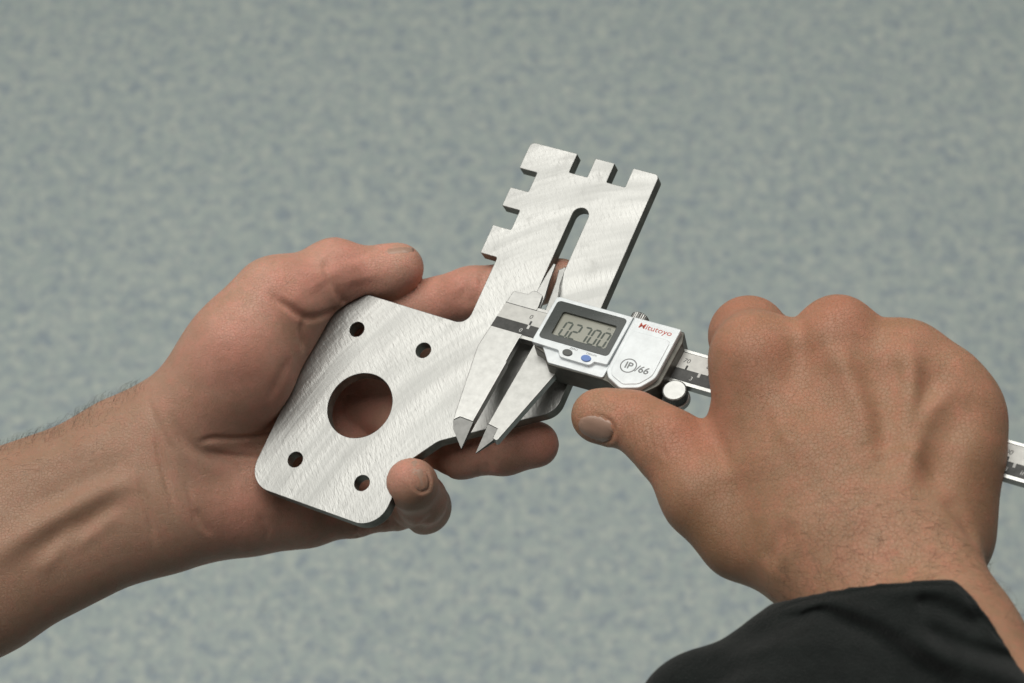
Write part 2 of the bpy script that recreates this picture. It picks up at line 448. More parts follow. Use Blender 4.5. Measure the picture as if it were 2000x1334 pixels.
def left_hand():
    palm = [
        (flat((-520, 1318, 858, 218), (-60, 1090, 868, 193), 34, 30, (0, -.35, -1)), 10),
        (flat((-60, 1090, 868, 193), (290, 942, 876, 166), 30, 25, (0, -.3, -1)), 10),
        (flat((290, 942, 876, 166), (430, 878, 886, 150), 25, 20, LN), 18),
        # metacarpals under the plate
        (flat((420, 830, 890, 80), (700, 640, 908, 60), 15, 12, LN), 14),
        (flat((430, 880, 893, 80), (715, 745, 909, 62), 15, 12, LN), 14),
        (flat((430, 930, 893, 80), (680, 850, 906, 62), 15, 12, LN), 14),
        (flat((420, 975, 890, 86), (600, 982, 893, 86), 19, 15, (0, .05, -1)), 16),
        (flat((370, 990, 884, 78), (480, 985, 884, 84), 17, 19, (0, .1, -1)), 18),
        # thenar
        (flat((362, 820, 872, 103), (470, 682, 868, 94), 22, 22, (-.2, -.3, -1)), 14),
        (flat((470, 682, 868, 92), (535, 595, 872, 74), 21, 17, (-.2, -.3, -1)), 12),
        (ball(470, 740, 872, 95), 16),
        (ball(560, 640, 880, 62), 12), (ball(800, 685, 898, 58), 12), (ball(780, 780, 904, 60), 12),
    ]
    thumb = chain([(505, 642, 870, 78), (545, 586, 872, 74), (655, 534, 882, 63), (728, 536, 884, 45), (765, 529, 882, 46), (783, 522, 881, 43)])
    index = chain([(690, 640, 906, 58), (800, 605, 892, 52), (920, 573, 880, 50), (1030, 553, 873, 46), (1095, 546, 869, 42)])
    middle = chain([(700, 760, 906, 60), (820, 850, 884, 52), (900, 884, 862, 49), (985, 880, 850, 46), (1046, 868, 845, 46)])
    ring = chain([(660, 860, 902, 58), (775, 960, 892, 52), (828, 990, 878, 50), (822, 975, 858, 48), (804, 946, 839, 48), (803, 942, 836, 44)])
    pinky = chain([(590, 985, 892, 66), (690, 1006, 895, 42), (770, 994, 892, 40), (826, 984, 882, 43), (836, 982, 874, 40)])
    return Hand(palm, [(thumb, 7, 12), (index, 4, 10), (middle, 4, 10), (ring, 4, 9), (pinky, 4, 10)], [(plate_slab, 1.5)])
RN = (.05, -.15, -1)
RC = None
def right_hand():
    palm = [
        (flat((2130, 1850, 640, 240), (1805, 1300, 712, 196), 32, 28, (-.2, .1, -1)), 10),
        (flat((1805, 1300, 712, 196), (1705, 1085, 742, 184), 28, 22, (-.2, .1, -1)), 10),
        (flat((1690, 1040, 745, 190), (1650, 900, 756, 190), 19, 17, RN), 24),
        (flat((1600, 1030, 750, 82), (1486, 720, 776, 72), 16, 14, RN), 14),
        (flat((1660, 1030, 745, 85), (1630, 690, 768, 82), 16, 14, RN), 14),
        (flat((1730, 1020, 745, 85), (1755, 740, 762, 76), 16, 14, RN), 14),
        (flat((1790, 1010, 750, 82), (1858, 800, 760, 82), 16, 14, RN), 14),
        (Prim(PT(1484, 730, 782), PT(1560, 712, 782), 10, 10), 12), (Prim(PT(1560, 712, 782), PT(1640, 700, 780), 10, 10), 12),
        (Prim(PT(1640, 700, 780), PT(1715, 712, 777), 10, 10), 12), (Prim(PT(1715, 712, 777), PT(1780, 745, 775), 10, 10), 12), (Prim(PT(1780, 745, 775), PT(1868, 835, 767), 10, 10), 12), (ball(1842, 752, 767, 60), 12), (ball(1838, 750, 766, 62), 12),
        (ball(1474, 702, 773, 58), 12),
        (ball(1636, 647, 773, 58), 12),
        (ball(1768, 694, 769, 54), 12),
        (ball(1880, 806, 762, 62), 12),
        (flat((1480, 700, 778, 62), (1480, 800, 778, 68), 15, 16, RN), 10),
        (flat((1478, 800, 778, 70), (1496, 910, 772, 88), 16, 18, RN), 12),
        (flat((1866, 900, 757, 92), (1840, 1030, 754, 92), 17, 17, RN), 14),
        (ball(1800, 1050, 756, 98), 16),
    ]
    thumb = chain([(1163, 812, 797, 45), (1182, 813, 796, 46), (1240, 822, 791, 50), (1296, 862, 784, 62), (1376, 968, 772, 78), (1452, 1045, 764, 82), (1545, 1078, 756, 86)])
    index = chain([(1474, 695, 777, 70), (1462, 656, 808, 72), (1488, 668, 822, 62), (1490, 740, 834, 52), (1500, 800, 832, 46)])
    middle = chain([(1636, 648, 775, 57), (1632, 647, 808, 55), (1645, 720, 829, 52), (1655, 800, 826, 46)])
    ring = chain([(1770, 694, 771, 54), (1772, 692, 800, 52), (1790, 770, 820, 51), (1790, 850, 815, 45)])
    pinky = chain([(1880, 812, 766, 62), (1900, 880, 798, 56), (1875, 905, 805, 50), (1850, 930, 800, 44)])
    return Hand(palm, [(thumb, 8, 14), (index, 6, 12), (middle, 5, 10), (ring, 5, 10), (pinky, 5, 10)], RIGHT_CUTS)
RIGHT_CUTS = []

def sleeve_volume():
    nd = [(1702, 1130, 736, 182, 27), (1702, 1225, 726, 176, 27), (1705, 1300, 716, 225, 28), (1705, 1360, 709, 300, 30), (1705, 1440, 701, 360, 34), (1740, 1880, 645, 500, 52)]
    out = []
    for a, b in zip(nd[:-1], nd[1:]):
        p = flat(a[:4], b[:4], a[4], b[4], (0, .25, -1)); p.cap = .3; out.append((p, 9))
    for p in chain([(1566, 1214, 722, 44), (1545, 1242, 720, 46), (1494, 1284, 716, 48), (1424, 1324, 712, 48), (1366, 1344, 709, 48), (1336, 1362, 707, 48), (1318, 1384, 705, 48), (1290, 1450, 698, 55), (1260, 1700, 670, 70)]): out.append((p, 12))
    for n0, n1, t0, t1 in (((2130, 1850, 640, 266), (1805, 1300, 712, 216), 37, 33), ((1805, 1300, 712, 216), (1705, 1085, 742, 202), 33, 27)):
        out.append((flat(n0, n1, t0, t1, (-.2, .1, -1)), 6))
    return Hand(out, [])
# ---------------------------------------------------------------- floor
me = np_mesh('floor', [(-12, -6, 0), (12, -6, 0), (12, 18, 0), (-12, 18, 0)], [(0, 1, 2, 3)])
tag(link('floor', me, M['floor']), 'pale grey-green speckled vinyl floor far below the hands', kind='structure')
# ---------------------------------------------------------------- steel plate
S = PSC
outer = fillet(PLATE_OUT, 6)
def slot_loop(a0, a1, btop, bbot):
    c = (a0 + a1) / 2; r = (a1 - a0) / 2
    up = [(c + r * math.cos(w), btop - r + r * math.sin(w)) for w in np.linspace(0, math.pi, 17)]
    dn = [(c + r * math.cos(w), bbot + r + r * math.sin(w)) for w in np.linspace(math.pi, 2 * math.pi, 17)]
    return [(x * S, y * S) for x, y in up + dn]
loops = [outer, slot_loop(32.34, 39.87, -23.6, -84.0)]
for h in (-38.86, -5.24):
    for k in (-105.06, -167.83): loops.append(circle(h * S, k * S, 3.45 * S, 28))
loops.append(circle(-21.77 * S, -136.64 * S, 14.73 * S, 72))
me = curve_mesh('steel_plate', loops, -PLATE_T, 0, .22, 1)
me.materials.append(M['plate']); me.materials.append(M['cut_edge'])
for p in me.polygons: p.material_index = 1 if abs(p.normal.z) < .3 else 0
plate = link('steel_plate', me)
plate.matrix_world = pose(RP, TP)
tag(plate, 'milled silver metal plate with square tabs, a long slot and five round holes', 'metal plate')
# ---------------------------------------------------------------- digital caliper (local axes: x along the beam, y up the jaws, z off the face)
RCAL = np.array([[.877182, .438385, -.195882], [.253687, -.769498, -.586102], [-.407669, .464426, -.786203]])
TCAL = np.array([7.1587, -6.7003, 837.2489])
cal = bpy.data.objects.new('digital_caliper', None); COL.objects.link(cal); cal.matrix_world = pose(RCAL, TCAL)
cal.empty_display_size = .02
tag(cal, 'silver digital caliper with a grey screen, its jaws measuring the slot of the metal plate', 'caliper')
beam = slab('beam', [(-1.0, -7.1), (236, -7.1), (236, 9.2), (-1.0, 9.2)], -3.5, -.25, M['steel'], cal, .12)
slab('edge_rail', [(-.4, 7.75), (236, 7.75), (236, 9.2), (-.4, 9.2)], -.4, 0, M['steel_bright'], beam, .15)
slab('edge_rail', [(-.4, -7.1), (236, -7.1), (236, -5.5), (-.4, -5.5)], -.4, 0, M['steel_bright'], beam, .15)
slab('pale_scale', [(-15.2, -.02), (235, -.02), (235, 7.45), (-14.8, 7.45)], -.3, .02, M['scale_white'], beam, .02)
slab('dark_scale', [(-15.5, -5.3), (235, -5.3), (235, -.02), (-15.2, -.02)], -.3, .02, M['scale_black'], beam, .02)
tk = [box_mesh(x - .42, x + .42, -.02, 2.0, .018, .045) for x in range(0, 201, 10)]
tk += [text_mesh(str(x), 2.9, x - 1.2, 3.9, .035, .15, sx=1.0) for x in range(0, 201, 10)]
tk += [text_mesh('mm', 2.9, 207.5, 3.9, .035, .15)]
tag(link('millimetre_marks', join('millimetre_marks', tk), M['ink'], beam), kind='stuff')
tk = [box_mesh(x * 25.4 - .5, x * 25.4 + .5, -2.0, -.01, .018, .045) for x in range(9)]
tk += [text_mesh(str(x), 2.6, x * 25.4 - 2.5, -3.5, .035, .15) for x in range(9)]
tk += [text_mesh('in', 2.9, 207.2, -3.2, .035, .15, sx=1.15)]
tag(link('inch_marks', join('inch_marks', tk), M['ink_white'], beam), kind='stuff')
def wedge(name, pts, ztop, zbot, mat, parent):
    n = len(pts); V = [(x * .001, y * .001, z * .001) for (x, y), z in zip(pts, ztop)] + [(x * .001, y * .001, zbot * .001) for x, y in pts]
    F = [tuple(range(n)), tuple(range(2 * n - 1, n - 1, -1))] + [(i, (i + 1) % n, n + (i + 1) % n, n + i) for i in range(n)]
    me = np_mesh(name, V, F); bm = bmesh.new(); bm.from_mesh(me); bmesh.ops.triangulate(bm, faces=[f for f in bm.faces if len(f.verts) > 4])
    bmesh.ops.recalc_face_normals(bm, faces=bm.faces); bm.to_mesh(me); bm.free()
    return link(name, me, mat, parent)
# fixed jaw
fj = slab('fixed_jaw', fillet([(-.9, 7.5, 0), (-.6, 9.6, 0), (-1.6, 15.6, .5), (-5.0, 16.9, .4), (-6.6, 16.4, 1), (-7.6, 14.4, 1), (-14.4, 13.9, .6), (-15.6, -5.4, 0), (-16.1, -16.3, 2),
      (-9.0, -52.2, .3), (-7.0, -49.8, 0), (-.8, -50.2, 0), (-.8, -19.6, .2), (-1.2, -19.2, .2), (-1.2, -7.4, .5), (-.9, -7.1, 0)]), -3.5, -.05, M['steel_lit'], cal, .3)
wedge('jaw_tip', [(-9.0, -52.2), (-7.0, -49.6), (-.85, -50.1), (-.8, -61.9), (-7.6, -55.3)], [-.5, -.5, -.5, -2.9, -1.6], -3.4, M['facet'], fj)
slab('inside_jaw', fillet([(-6.0, 14.5, 0), (-5.9, 28, 1), (-5.6, 33.6, .5), (-4.4, 33.4, .5), (-3.1, 24.7, 2), (-1.2, 16, 1), (-.5, 10, 0)]), -3.4, -1.9, M['steel_lit'], fj, .35)
slab('groove_line', [(-14.9, 7.5), (-.5, 7.5), (-.5, 7.8), (-14.9, 7.8)], -.3, .0, M['ink'], fj, .02)
# moving jaw
mj = slab('moving_jaw', fillet([(5.9, -7.3, 0), (5.9, -12, 0), (5.55, -49.2, 0), (10.1, -49.9, 0), (10.4, -54.7, .3), (12.6, -55.4, .8), (21.0, -18.4, 1), (24.0, -12, 1), (24, -7.3, 0)]), -3.5, -.05, M['steel'], cal, .3)
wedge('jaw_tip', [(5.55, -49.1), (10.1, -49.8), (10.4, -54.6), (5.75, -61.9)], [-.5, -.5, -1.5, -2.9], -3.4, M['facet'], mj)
slab('inside_jaw', fillet([(2.2, 9.2, 0), (-.1, 24.4, 1), (-1.7, 30.6, .4), (.6, 33.4, .4), (2.2, 24, 2), (5.2, 15, 1), (9.5, 12.5, 1), (9.5, 9.2, 0)]), -3.4, -1.4, M['steel'], mj, .35)
# slider body and its face
body = slab('slider_body', fillet([(9.4, 12.9, 1.2), (64.6, 13.2, 1.0), (66.0, 8, 1), (65.6, -13.5, 5), (60.5, -19.5, 5), (52.5, -22.0, 3), (45.5, -18.8, 3), (43, -18.4, 0), (18.2, -18.8, 2),
        (14.8, -14.2, 2), (9.2, -12.3, 1)]), -5.6, 5.6, M['body'], cal, .5)
lp_out = fillet([(8.6, 12.1, 1.6), (43.0, 12.1, .3), (42.6, -12.6, .6), (37.2, -12.9, .8), (36.0, -15.2, 2.4), (22.5, -15.1, 2.4), (20.8, -12.3, 1), (8.3, -11.9, .8)])
bz_out = rrect(10.0, 41.2, -8.9, 10.3, 1.7)
win = rrect(14.4, 38.6, -5.9, 5.9, 1.0)
panel = slab('display_panel', [lp_out, rrect(10.05, 41.15, -8.85, 10.25, 1.65)], 5.4, 8.0, M['silver'], body, .35)
bez = slab('screen_bezel', [bz_out, win], 5.4, 8.02, M['bezel'], body, .12)
scr = slab('screen', rrect(14.0, 39.0, -6.3, 6.3, .6), 5.5, 6.75, M['lcd'], body, .02)
SEG = {'0': 'abcdef', '2': 'abged', '7': 'abc', '.': ''}
def seven(ch, x, y, w, h, t):
    out = []
    g = .08
    P = {'a': ((0, h), (w, h)), 'g': ((0, h / 2), (w, h / 2)), 'd': ((0, 0), (w, 0)), 'f': ((0, h / 2), (0, h)), 'b': ((w, h / 2), (w, h)), 'e': ((0, 0), (0, h / 2)), 'c': ((w, 0), (w, h / 2))}
    for s in SEG[ch]:
        (x0, y0), (x1, y1) = P[s]
        L = math.hypot(x1 - x0, y1 - y0); ex, ey = (x1 - x0) / L, (y1 - y0) / L; nx, ny = -ey, ex
        q = [(g, 0), (g + t / 2, t / 2), (L - g - t / 2, t / 2), (L - g, 0), (L - g - t / 2, -t / 2), (g + t / 2, -t / 2)]
        out.append([(x + x0 + ex * u + nx * v + .10 * (y0 + ey * u + ny * v), y + y0 + ey * u + ny * v) for u, v in q])
    return out
polys = []
for i, ch in enumerate('02700'): polys += seven(ch, 17.0 + i * 4.25, -5.0, 2.75, 7.2, .85)
polys.append([(20.2, -5.5), (21.0, -5.5), (21.1, -4.6), (20.3, -4.6)])
V = []; F = []
for pl in polys:
    b0 = len(V); V += [(x * .001, y * .001, .00678) for x, y in pl]; F.append(tuple(range(b0, len(V)))[::-1])
dg = np_mesh('reading', V, F); dg.flip_normals()
bm = bmesh.new(); bm.from_mesh(dg); bmesh.ops.recalc_face_normals(bm, faces=bm.faces); bm.to_mesh(dg); bm.free()
dg = join('reading', [dg, text_mesh('in', 2.1, 35.6, 4.4, 6.78, .1)])
link('reading', dg, M['segment'], body)
slab('lower_ledge', fillet([(12.6, -11.2, 0), (43.0, -11.2, 0), (43.0, -18.0, 1), (18.6, -18.3, 2), (15.4, -14.4, 2)]), 5.3, 6.5, M['silver'], body, .3)
b1 = slab('button', circle(25.0, -12.4, 2.15, 28, 1.55), 7.6, 8.55, M['rubber_grey'], body, .35)
b2 = slab('button', circle(33.4, -12.6, 2.15, 28, 1.55), 7.6, 8.55, M['rubber_blue'], body, .35)
link('button_lettering', join('button_lettering', [text_mesh('ZERO', 1.35, 26.6, -10.0, 8.03, .1), text_mesh('ORIGIN', 1.35, 34.6, -10.2, 8.03, .1)]), M['ink_grey'], body)
rp = fillet([(43.4, 12.3, .4), (63.9, 12.5, .8), (63.7, -12.5, 6), (59.5, -18.6, 5), (52.2, -21.2, 3), (45.6, -18.0, 3), (43.5, -15.0, 1)], 8)
cov = slab('battery_cover', rp, 5.3, 8.1, M['silver'], body, .5, 3)
slab('raised_pad', fillet([(45.4, 5.6, 1.8), (62.3, 5.8, 1.8), (62.2, -12.0, 5.5), (58.6, -17.2, 4), (52.6, -19.4, 3), (46.6, -16.8, 3), (45.2, -13.5, 2)], 8), 7.9, 8.45, M['silver'], cov, .25, 3)
link('maker_lettering', text_mesh('Mitutoyo', 3.5, 54.0, 9.0, 8.12, .05, bold=.018, sx=1.12), M['ink_red'], cov)
ring = [curve_mesh('r', [circle(51.2, -10.6, 3.4, 40), circle(51.2, -10.6, 2.95, 40)], 8.44, 8.5, 0),
        text_mesh('IP', 4.3, 51.3, -10.6, 8.47, .0, bold=.09), text_mesh('/66', 4.4, 57.2, -10.9, 8.47, .12, bold=.08)]
link('rating_mark', join('rating_mark', ring), M['ink_grey'], cov)
# clamp screws
kb = turned('clamp_screw', [(4.6, -.2), (4.9, .1), (4.9, 3.6), (4.7, 3.9)], M['knurl'], cal, (71.4, -12.9, 0), 'Z', 72, .16)
turned('screw_face', [(4.45, 3.85), (4.45, 4.0), (4.3, 4.15)], M['knob_top'], kb, (71.4, -12.9, 0), 'Z', 64)
turned('knurled_ring', [(4.8, -3.4), (5.3, -3.1), (5.3, -1.0), (4.8, -.7), (3.5, -.6), (3.5, 0)], M['steel'], kb, (71.4, -12.9, 0), 'Z', 84, .22)
slab('screw_bracket', fillet([(62, -17, 1), (70, -19, 3), (75, -13.5, 3), (73, -6.0, 1), (62, -6.0, 1)]), -5.4, -3.6, M['body'], body, .3)
turned('lock_screw', [(1.8, -.4), (1.8, .8), (3.5, .9), (3.7, 1.2), (3.7, 4.6), (3.2, 5.2)], M['steel'], cal, (42.4, 12.9, 0.2), 'Y', 60, .16)
# ---------------------------------------------------------------- hands
def cal_box(u0, u1, v0, v1, z0, z1, off=.05):
    c = np.array([(u0 + u1) / 2, (v0 + v1) / 2, (z0 + z1) / 2]); hs = np.array([(u1 - u0) / 2, (v1 - v0) / 2, (z1 - z0) / 2])
    def f(P):
        q = np.abs((P - TCAL.astype(P.dtype)) @ RCAL.astype(P.dtype) - c.astype(P.dtype)) - hs.astype(P.dtype)
        return np.sqrt((np.maximum(q, 0) ** 2).sum(-1)) + np.minimum(q.max(-1), 0) - P.dtype.type(off)
    return f
def cal_cyl(u, v, r, z0, z1, off=.05):
    def f(P):
        q = (P - TCAL.astype(P.dtype)) @ RCAL.astype(P.dtype)
        a = np.sqrt((q[..., 0] - u) ** 2 + (q[..., 1] - v) ** 2) - r
        b = np.maximum(q[..., 2] - z1, z0 - q[..., 2])
        return np.maximum(a, b) - P.dtype.type(off)
    return f
RIGHT_CUTS += [(cal_box(-20, 240, -7.1, 9.2, -3.5, 0), 1.), (cal_box(9, 65.8, -19.5, 13, -5.6, 8.1), 1.), (cal_cyl(71.4, -12.9, 5.4, -3.5, 4.2), 1.)]
def surf_pt(H, px, py, z0=600., z1=960.):
    for step in (4., .4):
        zs = np.arange(z0, z1, step); P = np.stack([(px - 1000) / FPX * zs, (py - 667) / FPX * zs, zs], 1)
        d = H.points(P); i = np.argmax(d < 0)
        if not (d < 0).any(): i = int(d.argmin())
        z0, z1 = zs[i] - 5., zs[i] + 1.
    return P[i]
def bounds(H, m=6):
    bs = [p.box(m) for p, _ in H.palm] + [p.box(m) for f in H.fingers for p in f[0]]
    return np.min([b[0] for b in bs], 0), np.max([b[1] for b in bs], 0)
def relax(V, F, it):
    E = np.unique(np.sort(np.concatenate([F[:, [i, (i + 1) % 4]] for i in range(4)]), 1), axis=0)
    cnt = np.bincount(E.ravel(), minlength=len(V))[:, None]
    for _ in range(it):
        acc = np.stack([np.bincount(E[:, 0], V[E[:, 1], k], len(V)) + np.bincount(E[:, 1], V[E[:, 0], k], len(V)) for k in range(3)], 1)
        V = .5 * V + .5 * acc / np.maximum(cnt, 1)
    return V
def cc_subdiv(V, F):
    n, m = len(V), len(F)
    he = np.sort(np.stack([F, np.roll(F, -1, 1)], -1).reshape(-1, 2), 1)
    E, inv = np.unique(he[:, 0] * np.int64(n) + he[:, 1], return_inverse=True)
    e0, e1 = E // n, E % n; ne = len(E); inv = inv.reshape(m, 4)
    fp = V[F].mean(1)
    s = lambda idx, val, size: np.stack([np.bincount(idx, val[:, k], size) for k in range(3)], 1)
    ec = np.bincount(inv.ravel(), minlength=ne)[:, None]
    ef = s(inv.ravel(), np.repeat(fp, 4, 0), ne) / ec
    em = (V[e0] + V[e1]) / 2; ep = np.where(ec == 2, (em + ef) / 2, em)
    val = np.bincount(F.ravel(), minlength=n)[:, None].astype(float)
    fa = s(F.ravel(), np.repeat(fp, 4, 0), n) / np.maximum(val, 1)
    ev = np.maximum(np.bincount(np.concatenate([e0, e1]), minlength=n)[:, None], 1)
    ea = (s(e0, em, n) + s(e1, em, n)) / ev
    vp = (fa + 2 * ea + (ev - 3) * V) / ev
    F2 = np.stack([np.stack([F[:, i], n + inv[:, i], np.full(m, 0) + n + ne + np.arange(m), n + inv[:, i - 1]], 1) for i in range(4)], 1).reshape(-1, 4)
    return np.concatenate([vp, ep, fp]), F2
def quad_mesh(name, V, F):
    me = bpy.data.meshes.new(name)
    me.vertices.add(len(V)); me.vertices.foreach_set('co', np.ascontiguousarray(V, np.float32).ravel())
    me.loops.add(len(F) * 4); me.loops.foreach_set('vertex_index', F.astype(np.int32).ravel())
    me.polygons.add(len(F)); me.polygons.foreach_set('loop_start', np.arange(0, len(F) * 4, 4, dtype=np.int32))
    me.update(calc_edges=True); me.validate(); return me
def build_mesh(name, H, h, lo=None, hi=None):
    b = bounds(H); lo = b[0] if lo is None else np.maximum(lo, b[0]); hi = b[1] if hi is None else np.minimum(hi, b[1])
    l, V = H.grid(lo, hi, h); v, f = surface_nets(l, V, h)
    return quad_mesh(name, *cc_subdiv(relax(v, f, 2), f))
def coords(me):
    n = len(me.vertices); a = np.empty(n * 3); me.vertices.foreach_get('co', a)
    b = np.empty(n * 3); me.vertex_normals.foreach_get('vector', b)
    return a.reshape(-1, 3), b.reshape(-1, 3)
def poly_dist(V, pts):
    lo = pts.min(0) - 22; hi = pts.max(0) + 22
    k = np.nonzero(((V > lo) & (V < hi)).all(1))[0]
    d = np.full(len(k), 1e9); tt = np.zeros(len(k)); n = len(pts) - 1
    for i in range(n):
        e = pts[i + 1] - pts[i]; L = e @ e + 1e-9
        t = np.clip(((V[k] - pts[i]) @ e) / L, 0, 1)
        q = V[k] - pts[i] - t[:, None] * e; dd = np.sqrt((q * q).sum(1))
        m = dd < d; d[m] = dd[m]; tt[m] = (i + t[m]) / n
    return k, d, tt
def spline(pts, per=5):
    p = np.array(pts, float)
    if len(p) < 3: return [tuple(p[0] + (p[-1] - p[0]) * t) for t in np.linspace(0, 1, per)]
    q = np.concatenate([[2 * p[0] - p[1]], p, [2 * p[-1] - p[-2]]]); out = []
    for i in range(1, len(q) - 2):
        for t in np.arange(per) / per:
            a, b, c, d = q[i - 1:i + 3]
            out.append(.5 * (2 * b + (c - a) * t + (2 * a - 5 * b + 4 * c - d) * t * t + (3 * b - a - 3 * c + d) * t ** 3))
    return [tuple(v) for v in out] + [tuple(p[-1])]
def relief(me, H, lines):
    """grooves (depth < 0) and ridges (depth > 0) that follow a line on the skin: (points, sigma, depth)"""
    V, N = coords(me); off = np.zeros(len(V))
    for ln in lines:
        pts, sg, dp = ln[:3]; fm = ln[3] if len(ln) > 3 else ('none' if len(pts) == 2 else 'both')
        P3 = np.array([surf_pt(H, *p) for p in spline(pts)])
        for _ in range(2): P3[1:-1] = (P3[:-2] + 2 * P3[1:-1] + P3[2:]) / 4
        k, d, t = poly_dist(V, P3)
        q = {'both': np.minimum(t, 1 - t), 'start': t, 'none': np.ones_like(t)}[fm]; fade = np.clip(q * 3, 0, 1); fade = fade * fade * (3 - 2 * fade)
        off[k] += dp * np.exp(-.5 * (d / sg) ** 2) * fade
    V = V + N * off[:, None]
    me.vertices.foreach_set('co', V.ravel()); me.update()
def tint(me, H, spots, lines=()):
    V, N = coords(me); c = np.zeros((len(V), 4)); c[:, 3] = 1
    for px, py, r, red, ch in spots:
        p = surf_pt(H, px, py); d = np.sqrt(((V - p) ** 2).sum(1))
        c[:, ch] = np.maximum(c[:, ch], red * np.exp(-.5 * (d / r) ** 2))
    at = me.attributes.new('tint', 'FLOAT_COLOR', 'POINT'); at.data.foreach_set('color', np.clip(c, 0, 1).ravel())
def to_object(name, me, mat, origin):
    V, _ = coords(me); Wv = W(V); o0 = W(origin)
    me.vertices.foreach_set('co', (Wv - o0).ravel()); me.update()
    o = link(name, me, mat, None, True); o.location = o0; return o
def nail(H, parent, origin, c, dl, hl, hw, dn=None, lift=.45, n=13):
    """curved nail plate grown on the fingertip: c centre px, dl direction root->tip, half length and half width in px"""
    dl = np.array(dl, float); dl /= np.linalg.norm(dl); dw = np.array([-dl[1], dl[0]])
    top = []; 
    def srf(s, t):
        q = np.array(c) + dl * s * hl + dw * t * hw
        return surf_pt(H, q[0], q[1])
    wid = lambda s: max(.12, (1 - abs(s) ** 3.2)) ** .45
    G = np.array([[srf(s, t * wid(s)) for t in np.linspace(-1, 1, n)] for s in np.linspace(-1, 1, n)])
    for _ in range(3):
        K = G.copy(); K[1:-1, 1:-1] = (G[1:-1, 1:-1] * 2 + G[:-2, 1:-1] + G[2:, 1:-1] + G[1:-1, :-2] + G[1:-1, 2:]) / 6; G = K
    du = np.gradient(G, axis=0); dv = np.gradient(G, axis=1); N = np.cross(du, dv); N /= np.linalg.norm(N, axis=2, keepdims=True) + 1e-9
    if (N[n // 2, n // 2] @ np.array([0, 0, -1.])) < 0: N = -N
    ss = np.linspace(-1, 1, n)
    A = lift * (1 - np.abs(ss)[None, :] ** 4) * np.clip((ss[:, None] + 1.05) * 3, 0, 1)
    T = G + N * (A - .10)[..., None]; B = G - N * .7
    V = np.concatenate([T.reshape(-1, 3), B.reshape(-1, 3)]); F = []; m = n * n
    id_ = lambda i, j: i * n + j
    for i in range(n - 1):
        for j in range(n - 1):
            F.append((id_(i, j), id_(i, j + 1), id_(i + 1, j + 1), id_(i + 1, j)))
            F.append((m + id_(i, j), m + id_(i + 1, j), m + id_(i + 1, j + 1), m + id_(i, j + 1)))
    rim = [id_(0, j) for j in range(n)] + [id_(i, n - 1) for i in range(1, n)] + [id_(n - 1, j) for j in range(n - 2, -1, -1)] + [id_(i, 0) for i in range(n - 2, 0, -1)]
    for a, b in zip(rim, rim[1:] + rim[:1]): F.append((a, m + a, m + b, b))
    me = np_mesh('fingernail', W(V) - W(origin), F)
    bm = bmesh.new(); bm.from_mesh(me); bmesh.ops.recalc_face_normals(bm, faces=bm.faces); bm.to_mesh(me); bm.free()
    return link('fingernail', me, M['nail'], parent, True)
def hairs(name, me_pts, me_nrm, parent, count, length, flow, rad=.04, lean=.75, weights=None):
    """thin bent tubes standing on the skin, flow = direction (camera mm) along which they lie"""
    idx = rng.choice(len(me_pts), count, p=weights)
    V = []; F = []
    for i in idx:
        p = me_pts[i]; n = me_nrm[i]; f = np.array(flow) + rng.normal(0, .45, 3); f = f - n * (f @ n); f /= np.linalg.norm(f) + 1e-9
        L = length * rng.uniform(.5, 1.15); side = np.cross(n, f); bend = rng.normal(0, .25)
        b0 = len(V); K = 5
        for k in range(K):
            s = k / (K - 1)
            c = p - n * .2 + L * (f * (s * lean) + n * (s * (1 - lean) * (1.9 - 1.2 * s)) + side * bend * s * s)
            r = rad * (1 - .8 * s)
            for j in range(3):
                a = 2.094 * j; V.append(c + r * (math.cos(a) * side + math.sin(a) * n))
        for k in range(K - 1):
            for j in range(3):
                F.append((b0 + 3 * k + j, b0 + 3 * k + (j + 1) % 3, b0 + 3 * k + 3 + (j + 1) % 3, b0 + 3 * k + 3 + j))
    return V, F
def region_weights(V, N, poly, falloff=None, facing=-.15):
    px = 1000 + FPX * V[:, 0] / V[:, 2]; py = 667 + FPX * V[:, 1] / V[:, 2]
    ins = np.zeros(len(V), bool)
    for (x0, y0), (x1, y1) in zip(poly, poly[1:] + poly[:1]):
        if y0 != y1: ins ^= ((y0 > py) != (y1 > py)) & (px < (x1 - x0) * (py - y0) / (y1 - y0) + x0)
    w = ins & (N[:, 2] < facing)
    w = w.astype(float); return w / max(w.sum(), 1)
def nail_folds(c, dl, hl, hw):
    dl = np.array(dl, float); dl /= np.linalg.norm(dl); dw = np.array([-dl[1], dl[0]]); out = []
    wid = lambda s: max(.12, (1 - abs(s) ** 3.2)) ** .45
    for fac, sg, dp in ((1.06, .5, -.5), (1.38, 1.1, .45)):
        sv = [.75, .3, -.2, -.6, -.85]
        pts = [(s, -wid(s)) for s in sv] + [(-1.0, -.4), (-1.03, 0), (-1.0, .4)] + [(s, wid(s)) for s in sv[::-1]]
        out.append(([tuple(np.array(c) + dl * s * hl * (1 + (fac - 1) * .7) + dw * t * hw * fac) for s, t in pts], sg, dp))
    return out
LNAILS = [((779, 490), (1, -.06), 29, 8), ((818, 929), (-.35, -.94), 30, 16)]
RNAILS = [((1164, 836), (-.93, -.36), 34, 24)]
